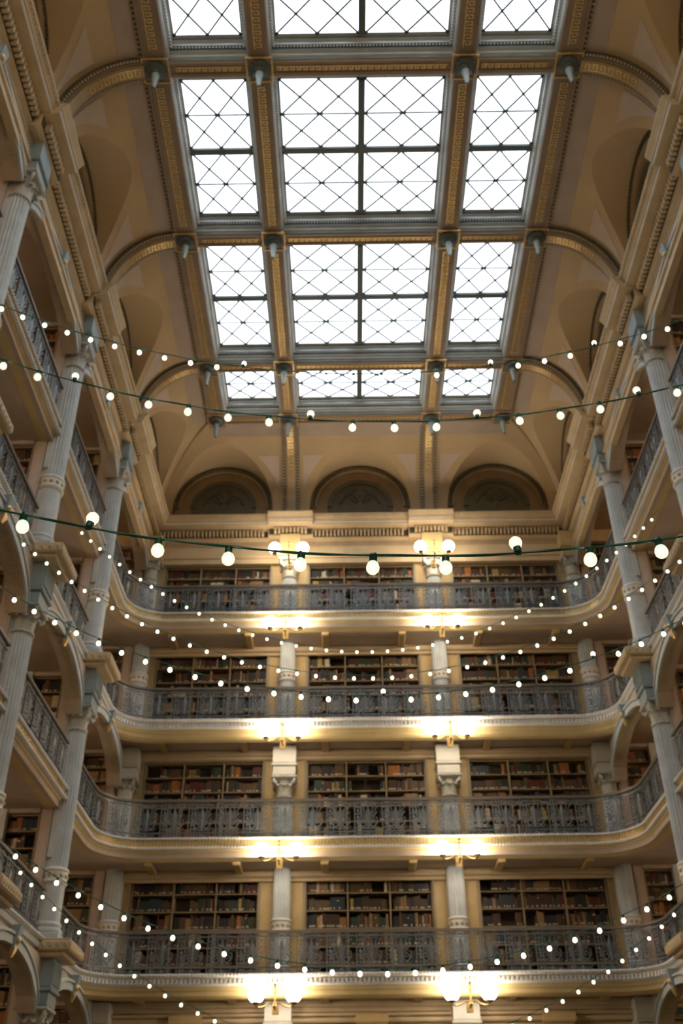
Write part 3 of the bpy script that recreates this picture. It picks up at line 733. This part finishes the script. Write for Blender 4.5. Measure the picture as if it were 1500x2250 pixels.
# ------------------------------------------------------------------ bookcases and books
BOOKS = []          # (centre, width, depth, height, rotz, tilt, colour, label key)
CW = [7, 6, 2, 2.4, .9, 3, 5, 1., 1.6, .8]
def fill(x0, x1, z, hmax, front, depth, place, where, warm=0, gap=.12):
    x = x0+random.uniform(.005, .04); prev = None
    if random.random() < gap*.5: x += random.uniform(.1, .35)
    run = 0
    while x < x1-.03:
        if run <= 0:
            run = random.choice([1, 1, 1, 2, 2, 3, 5, 9]); c = random.choices(range(10), CW)[0]
            if warm and random.random() < warm: c = random.choice([2, 4, 1, 4, 9])
            hh = random.uniform(.62, .93)*hmax; ww = random.uniform(.018, .042)
            if random.random() < gap*.25: x += random.uniform(.05, .4); run = 1
        w_ = ww*random.uniform(.85, 1.15); h = min(hh*random.uniform(.96, 1.04), hmax*.97)
        if x+w_ > x1-.005: break
        BOOKS.append((x+w_/2, front+random.uniform(0, .02), z, w_-.002, depth*random.uniform(.75, 1), h, c, place, where)); x += w_; run -= 1
CM = {}
def bookcase(key, lx, H, rows, ncol, mats=('shelf', 'shelf_back')):
    if key in CM: return CM[key]
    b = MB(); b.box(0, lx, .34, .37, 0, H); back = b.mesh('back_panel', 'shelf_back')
    b = MB(); b.box(0, .035, 0, .34, 0, H); sidep = b.mesh('side_panel', 'shelf')
    b = MB(); b.box(.035, lx-.035, .01, .34, 0, .024); shf = b.mesh('shelf', 'shelf')
    b = MB(); b.box(-.018, .018, 0, .34, 0, H); div = b.mesh('divider', 'shelf')
    CM[key] = (back, sidep, shf, div); return CM[key]
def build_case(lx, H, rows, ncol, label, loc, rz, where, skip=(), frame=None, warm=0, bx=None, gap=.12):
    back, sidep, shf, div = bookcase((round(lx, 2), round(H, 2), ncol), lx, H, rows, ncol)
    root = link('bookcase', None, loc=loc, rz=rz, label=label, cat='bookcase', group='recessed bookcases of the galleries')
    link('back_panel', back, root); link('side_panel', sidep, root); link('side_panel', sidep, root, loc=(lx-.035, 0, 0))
    rh = H/rows
    for i in range(rows): link('shelf', shf, root, loc=(0, 0, i*rh))
    link('top_panel', shf, root, loc=(0, 0, H-.024))
    for i in range(1, ncol): link('divider', div, root, loc=(lx*i/ncol, 0, 0))
    if frame:
        mb = MB(); t = .06
        for a in ((-t, 0, -.10, .02, 0, H+t), (lx, lx+t, -.10, .02, 0, H+t), (0, lx, -.10, .02, H, H+t)): mb.bbox(*a, .02)
        fr = obj('frame', mb, frame, root)
        mb = MB(); mb.bbox(-t-.05, lx+t+.05, -.13, .02, H+t, H+t+.06, .015); obj('frame_cornice', mb, 'cornice', fr)
    Mx = Matrix.Translation(loc) @ Matrix.Rotation(rz, 4, 'Z')
    for i in range(rows):
        for c in range(ncol):
            a, b_ = lx*c/ncol+.03, lx*(c+1)/ncol-.03
            if bx: a, b_ = max(a, bx[0]), min(b_, bx[1])
            if b_-a > .1: fill(a, b_, i*rh+.024, rh-.03, .05, .2, Mx, where+(rows-1-i, c, ncol), warm, gap)
    return root
OR2 = ['top', 'second', 'third', 'fourth', 'fifth', 'sixth', 'seventh']
for l in FL:
    for ci, (x0, x1) in enumerate(CASES):
        H = CTOP[l]-FL[l]-.04; nm = ('left', 'middle', 'right')[ci]
        build_case(x1-x0, H, 6, 3, '%s bookcase of the end wall behind the %s gallery railing' % (nm, ORD[l]), (x0, YW+.06, FL[l]+.03), 0, ('far', l, nm), frame='case_frame')
# stacks standing across the side galleries, facing down the hall
ENDP = {}
for sd in ('left', 'right'):
    s = -1 if sd == 'left' else 1
    for l in (0, 1, 2, 3, 4):
        z = FL.get(l, .02); ztop = (FL[l+1]-(.41 if l+1 in (2, 4) else .31)) if l < 4 else 17.5
        if l == 0: z = 2.9
        for k in (0, 1, 2, 3):
            if l == 0 and k > 1: continue
            y = (YK(k)-.18) if k else YK(0)-.05
            H = ztop-z-.12
            x0, ex, px = (6.60, 6.47, 7.36) if k else (6.46, 6.34, 7.25); lx = 2.7
            lab = '%s side book stack of the %s gallery, %s' % (sd, 'ground' if l == 0 else ORD[l], ['against the end wall', 'first pier from the end wall', 'second pier from the end wall', 'third pier from the end wall'][k])
            loc = (-x0-lx if s < 0 else x0, y, z+.02)
            c_ = build_case(lx, H, 7, 3, lab, loc, 0, (sd, l, str(k)), warm=.35 if l in (2, 4) else .15, bx=(lx-1.25, lx-.03) if s < 0 else (.03, 1.25))
            kk = round(ztop-z, 3)
            if kk not in ENDP:
                b = MB(); b.bbox(-.11, .11, -.03, .4, 0, kk, .02); b.box(-.07, .07, -.045, -.03, .3, kk-.3)
                b2 = MB(); b2.bbox(-.11, .11, -.10, .05, 0, kk, .03); b3 = MB(); b3.bbox(0, lx, -.06, .36, 0, .1, .02)
                ENDP[kk] = (b.mesh('end_post', 'pink'), b2.mesh('stack_post', 'post'), b3.mesh('stack_cornice', 'soffit'))
            e = ENDP[kk]
            link('end_post', e[0], c_, loc=(s*ex-loc[0], 0, 0)); link('stack_post', e[1], c_, loc=(s*px-loc[0], 0, 0)); link('stack_cornice', e[2], c_, loc=(0, 0, kk-.1))
# choose the books that show largest; the rest become one object
def pix(P):
    d = P-EYE; q = d.dot(fw); return 750+F_PX*d.dot(rt2)/q, 1125-F_PX*d.dot(up2)/q, q
def shown(P, wh):
    d = P-EYE
    if wh[0] == 'far':
        z = EYE.z+d.z*(RY+.05)/P.y; return z > FL[wh[1]]+RAILH[wh[1]]+.02
    if wh[1] == 0: return False
    t = (6.25*(-1 if wh[0] == 'left' else 1)-EYE.x)/d.x; q = EYE+d*t
    if any(FL[j]-.45 < q.z < FL[j]+RAILH[j] for j in FL): return False
    if q.z > 16.4 or any(abs(q.y-.2-YK(j)) < .5 for j in range(0, 5)): return False
    return True
cand = []
for i, b in enumerate(BOOKS):
    x, y, z, w_, dp, h, c, Mx, wh = b
    P = Mx @ Vector((x, y, z+h/2)); u, v, q = pix(P)
    if -2 < u < 1502 and -5 < v < 2255 and shown(P, wh): cand.append((w_*h/q/q, i))
cand.sort(reverse=True); pick = set(i for a, i in cand[:300])
BM = []
for n, c in BOOKC:
    b = MB(); b.loft([[(-.5, 1, z), (-.5, .06, z), (-.3, 0, z), (.3, 0, z), (.5, .06, z), (.5, 1, z)] for z in (0, .02, .98, 1)], True, True); BM.append(b.mesh('book', 'book_'+n, False))
lb = MB(); lb.box(-.36, .36, -.012, .05, .12, .24); LBL = lb.mesh('spine_label', 'label'); lb = MB(); lb.box(-.42, .42, -.01, .05, .70, .76); GBD = lb.mesh('title_band', 'gold')
NUM = ['first', 'second', 'third', 'fourth', 'fifth', 'sixth', 'seventh', 'eighth', 'ninth', 'tenth', 'eleventh', 'twelfth', 'thirteenth', 'fourteenth', 'fifteenth', 'sixteenth', 'seventeenth', 'eighteenth', 'nineteenth', 'twentieth', 'last', 'last', 'last', 'last', 'last', 'last', 'last', 'last', 'last', 'last']
rest = MB(); cnt = {}
for i, (x, y, z, w_, dp, h, c, Mx, wh) in enumerate(BOOKS):
    lab = random.random()
    if i in pick:
        where, l, nm, row, cc, nc = wh
        if where == 'far': pl_ = '%s shelf, %s section, %s bookcase, %s gallery' % (OR2[row], ('left', 'middle', 'right')[cc], nm, ORD[l])
        else: pl_ = '%s shelf, %s stack, %s gallery, %s pier' % (OR2[row], where, ORD[l], ['end', 'first', 'second', 'third'][int(nm)])
        key = (c, pl_); cnt[key] = cnt.get(key, 0)+1
        P = Mx @ Vector((x, y, z))
        o = link('book', BM[c], None, loc=P, rz=0, scale=(w_, dp, h), label='%s %s book from left, %s' % (NUM[cnt[key]-1], BOOKC[c][0], pl_), cat='book', group='old leather books on the gallery shelves')
        if lab < .45: link('spine_label', LBL, o)
        elif lab < .6: link('title_band', GBD, o)
    else:
        a = Mx @ Vector((x-w_/2, y, z)); x0, y0, z0 = a
        rest.box(x0, x0+w_, y0, y0+dp, z0, z0+h, c)
        if lab < .45: rest.add([(x0+.1*w_, y0-.002, z0+.12*h), (x0+.9*w_, y0-.002, z0+.12*h), (x0+.9*w_, y0-.002, z0+.24*h), (x0+.1*w_, y0-.002, z0+.24*h)], [(0, 1, 2, 3)], 10)
obj('books', rest, ['book_'+n for n, c in BOOKC]+['label'], kind='stuff', label='dense rows of old books filling the farther shelves', cat='books')

# ------------------------------------------------------------------ ground storey of the end wall
ga = link(trim_name(), None, kind='structure', label='ground storey panelling under the lowest gallery')
mb = MB(); mb.bbox(-6.1, 6.1, YW-.12, YW, 5.0, 5.12, .03); mb.bbox(-6.1, 6.1, YW-.2, YW, 5.12, 5.19, .02); obj('ground_cornice', mb, 'cornice', ga)
for x in (-4.08, 0, 4.08):
    mb = MB(); mb.bbox(x-.26, x+.26, YW-.16, YW, 0, 4.7, .02); mb.bbox(x-.36, x+.36, YW-.28, YW, 4.95, 5.18, .04); mb.bbox(x-.30, x+.30, YW-.2, YW, 4.7, 4.95, .02); pil = obj('pilaster', mb, 'cream', ga)
    mb = MB(); mb.bbox(x-.18, x+.18, YW-.18, YW-.16, 3.2, 4.62, .006)
    for i in range(16):
        zz = 3.3+i*.08; mb.ball((x+.08*math.sin(i*1.9), YW-.18, zz), .05, 6, 4, sy=.4)
    obj('gilt_panel', mb, 'gilt', pil)
    for dx in (-1.02, 1.02):
        cx = x+dx; mb = MB()
        for a in ((cx-.62, cx+.62, 4.86, 4.93), (cx-.62, cx-.55, 2.6, 4.86), (cx+.55, cx+.62, 2.6, 4.86)): mb.bbox(a[0], a[1], YW-.05, YW, a[2], a[3], .015)
        fr = obj('panel_frame', mb, 'cornice', ga)
        mb = MB(); R = []
        for i in range(21):
            a = PI*i/20; R.append([(cx+r*math.cos(a), YW-yy, 4.40+r*math.sin(a)) for r, yy in ((.42, 0), (.42, .07), (.34, .07), (.34, 0))])
        mb.loft(R, True, True); obj('arch_moulding', mb, 'gilt', fr)
        mb = MB(); mb.add([(cx+.35*math.cos(PI*i/20), YW-.02, 4.40+.35*math.sin(PI*i/20)) for i in range(21)]+[(cx-.35, YW-.02, 2.6), (cx+.35, YW-.02, 2.6)], [tuple(range(23))])
        for i in range(7): a = PI*(i+.5)/7; mb.tube([(cx+.05*math.cos(a), YW-.03, 4.38+.05*math.sin(a)), (cx+.18*math.cos(a+.2), YW-.05, 4.38+.18*math.sin(a+.2)), (cx+.3*math.cos(a), YW-.03, 4.38+.3*math.sin(a))], .022, 4)
        obj('gilt_arch_panel', mb, 'gilt', fr)

# ------------------------------------------------------------------ lamps: pairs of opal globes on bronze arms
g = MB(); g.ball((0, 0, 0), .168, 20, 12); GLOBE = g.mesh('globe', 'globe', True)
c = MB(); c.lathe([(.03, -.20), (.075, -.17), (.085, -.14), (.05, -.15)], seg=16); CUP = c.mesh('cup', 'bronze', True)
def lamp(label, z, depth):
    root = link('wall_lamp', None, label=label, cat='lamp', group='pairs of globe lamps')
    mb = MB(); mb.tube([(0, 0, .16), (0, 0, -.22)], .017, 8); mb.ball((0, 0, .17), .05, 10, 8, sz=.8); mb.ball((0, 0, -.22), .045, 10, 8); mb.ball((0, 0, .02), .03, 8, 6); obj('stem', mb, 'bronze', root, True)
    mb = MB(); mb.tube([(0, 0, -.20), (0, depth*.5, -.26), (0, depth, -.22)], .022, 8); mb.bbox(-.07, .07, depth-.02, depth+.02, -.34, -.10, .01); obj('bracket', mb, 'bronze', root)
    for s in (-1, 1):
        mb = MB(); mb.tube([(0, 0, -.19), (s*.10, 0, -.16), (s*.20, 0, -.22), (s*.31, 0, -.245), (s*.385, 0, -.225), (s*.39, 0, -.18)], .015, 8); obj('arm', mb, 'bronze', root, True)
        link('cup', CUP, root, loc=(s*.39, 0, .0)); link('globe', GLOBE, root, loc=(s*.39, 0, 0))
    return root
LZ = [(16.84, 23.33, .55), (14.16, 22.75, .3), (11.16, 22.75, .3), (8.32, 22.75, .3), (5.34, 22.75, .3)]
LN = ['under the cornice', 'under the top gallery', 'under the third gallery', 'under the second gallery', 'under the lowest gallery']
for (z, y, dp), nm in zip(LZ, LN):
    a = lamp('pair of globe lamps %s, left column of end wall' % nm, z, dp); a.location = (-FX, y, z)
    tree(a, None, (FX, y, z), 0, 'pair of globe lamps %s, right column of end wall' % nm)
    for x, t in ((-FX, 'left'), (FX, 'right')) if z > 10 else (): tree(a, None, (x, YN+.45, z), PI, 'added pair of globe lamps on the unseen entrance wall, %s, %s' % (t, nm))  # lamps added behind the camera to light the columns' near faces
# fill bulbs added far back on the soffits to brighten the side galleries
ab = MB(); ab.ball((0, 0, -.11), .075, 12, 8); ab = ab.mesh('bulb', 'alcove_fill', True)
ah = MB(); ah.lathe([(.06, 0), (.06, -.015), (.025, -.02), (.02, -.045)], seg=12); ah = ah.mesh('holder', 'bronze', True)
for sd in ('left', 'right'):
    s = -1 if sd == 'left' else 1
    for l in (1, 2, 3, 4, 5):
        z = (FL[l]-(.40 if l in (2, 4) else .30)) if l < 5 else 18.0
        for k in (0, 1, 2, 3):
            if l == 1 and k > 1: continue
            r = link('soffit_fill_bulb', ah, None, loc=(s*8.3, YK(k+.5)+.4, z), label='added fill bulb on %s soffit, %s tier, %s bay from end wall' % (sd, ['', 'ground', 'first', 'second', 'third', 'top'][l], NUM[k]), cat='bulb', group='added soffit bulbs')
            link('bulb', ab, r)
# ceiling of the top side galleries
for s, nm in ((-1, 'left'), (1, 'right')):
    mb = MB(); x0, x1 = sorted((s*6.15, s*OX)); mb.box(x0, x1, YN, YW, 18.0, 18.2); obj(trim_name(), mb, 'soffit', kind='structure', label='plain soffit of the %s top gallery' % nm)

# ------------------------------------------------------------------ festoon string lights
STR = [(3.43, 3.74, -.088, .0769, -.05, 'nearest string of round bulbs crossing the middle of the view', (1, -5)),
       (5.38, 6.118, -.044, .0751, -.10, 'string of bulbs crossing below the far end of the skylight', (-8, -2, 2, 6)),
       (7.83, 8.872, -.116, .0639, -.05, 'highest string of bulbs crossing the skylight and both arches', (-5, 4, 8)),
       (9.89, 6.095, -.105, .075, .23, 'string of bulbs in front of the third gallery railing', (-1, 7)),
       (14.06, 8.36, -.103, .0759, -.05, 'string of small bulbs across the third gallery bookcases', ()),
       (17.27, 10.463, -.073, .0819, .04, 'farthest string of small bulbs dipping below the top gallery', ()),
       (11.53, 3.684, -.102, .0737, -.06, 'string of bulbs in front of the lowest gallery railing', ()),
       (17.30, 3.586, -.119, .0793, .02, 'lowest string of small bulbs sagging below the lowest gallery', ())]
so = MB(); so.lathe([(.012, .056), (.016, .052), (.0165, .024), (.014, .022)], seg=12); so.box(-.012, .012, -.006, .006, .045, .060); SOCK = so.mesh('socket', 'cable', True)
bl = MB(); bl.lathe([(.011, .028), (.013, .022), (.020, .014), (.0245, 0), (.025, -.006), (.0225, -.017), (.015, -.026), (.006, -.0305), (.001, -.031)], seg=20); BULBG = bl.mesh('bulb', 'bulb_glass', True)
fl = MB(); fl.ball((0, 0, -.001), .0115, 10, 8, sz=1.3); FIL = fl.mesh('filament', 'filament', True)
bl2 = MB(); bl2.lathe([(.010, .028), (.013, .022), (.020, .014), (.0245, 0), (.025, -.006), (.0225, -.017), (.015, -.026), (.001, -.031)], seg=14); BULBE = bl2.mesh('bulb', 'bulb', True)
SPC = .296
for si, (Y, z0, x0, a, xs, label, flips) in enumerate(STR):
    root = link('string_lights', None, loc=(x0, Y, z0), label=label, cat='string lights', group='festoon string lights')
    def zw(x): return z0+.055+a*(x-x0)**2
    X1 = 6.22
    xsamp = [-X1+2*X1*i/90 for i in range(91)]
    mb = MB(); mb.tube([(x-x0, .0, zw(x)-z0) for x in xsamp], .0042, 6); mb.tube([(x-x0, .006*math.sin(x*9), zw(x)-z0-.004*math.cos(x*9)) for x in [-X1+2*X1*i/260 for i in range(261)]], .0038, 5)
    obj('cable', mb, 'cable', root)
    xs_ = [xs]; x = xs
    while True:
        x += SPC/math.sqrt(1+(2*a*(x-x0))**2)
        if x > X1-.1: break
        xs_.append(x)
    x = xs; neg = []
    while True:
        x -= SPC/math.sqrt(1+(2*a*(x-x0))**2)
        if x < -X1+.1: break
        neg.append(x)
    idx = {0: xs}
    for i, x in enumerate(neg): idx[-(i+1)] = x
    for i, x in enumerate(xs_[1:]): idx[i+1] = x
    for i, x in sorted(idx.items()):
        zz = zw(x)-z0; sk = link('socket', SOCK, root, loc=(x-x0, 0, zz-.055))
        if i in flips: sk.rotation_euler = (PI*.93, random.uniform(-.2, .2), 0); sk.location = (x-x0, 0, zz+.045)
        else: sk.rotation_euler = (random.uniform(-.18, .18), random.uniform(-.15, .15), random.uniform(0, 3))
        if si < 2:
            bb = link('bulb', BULBG, sk, scale=(1.1, 1.1, 1.1)); f_ = link('filament', FIL, sk)
        else: link('bulb', BULBE, sk)
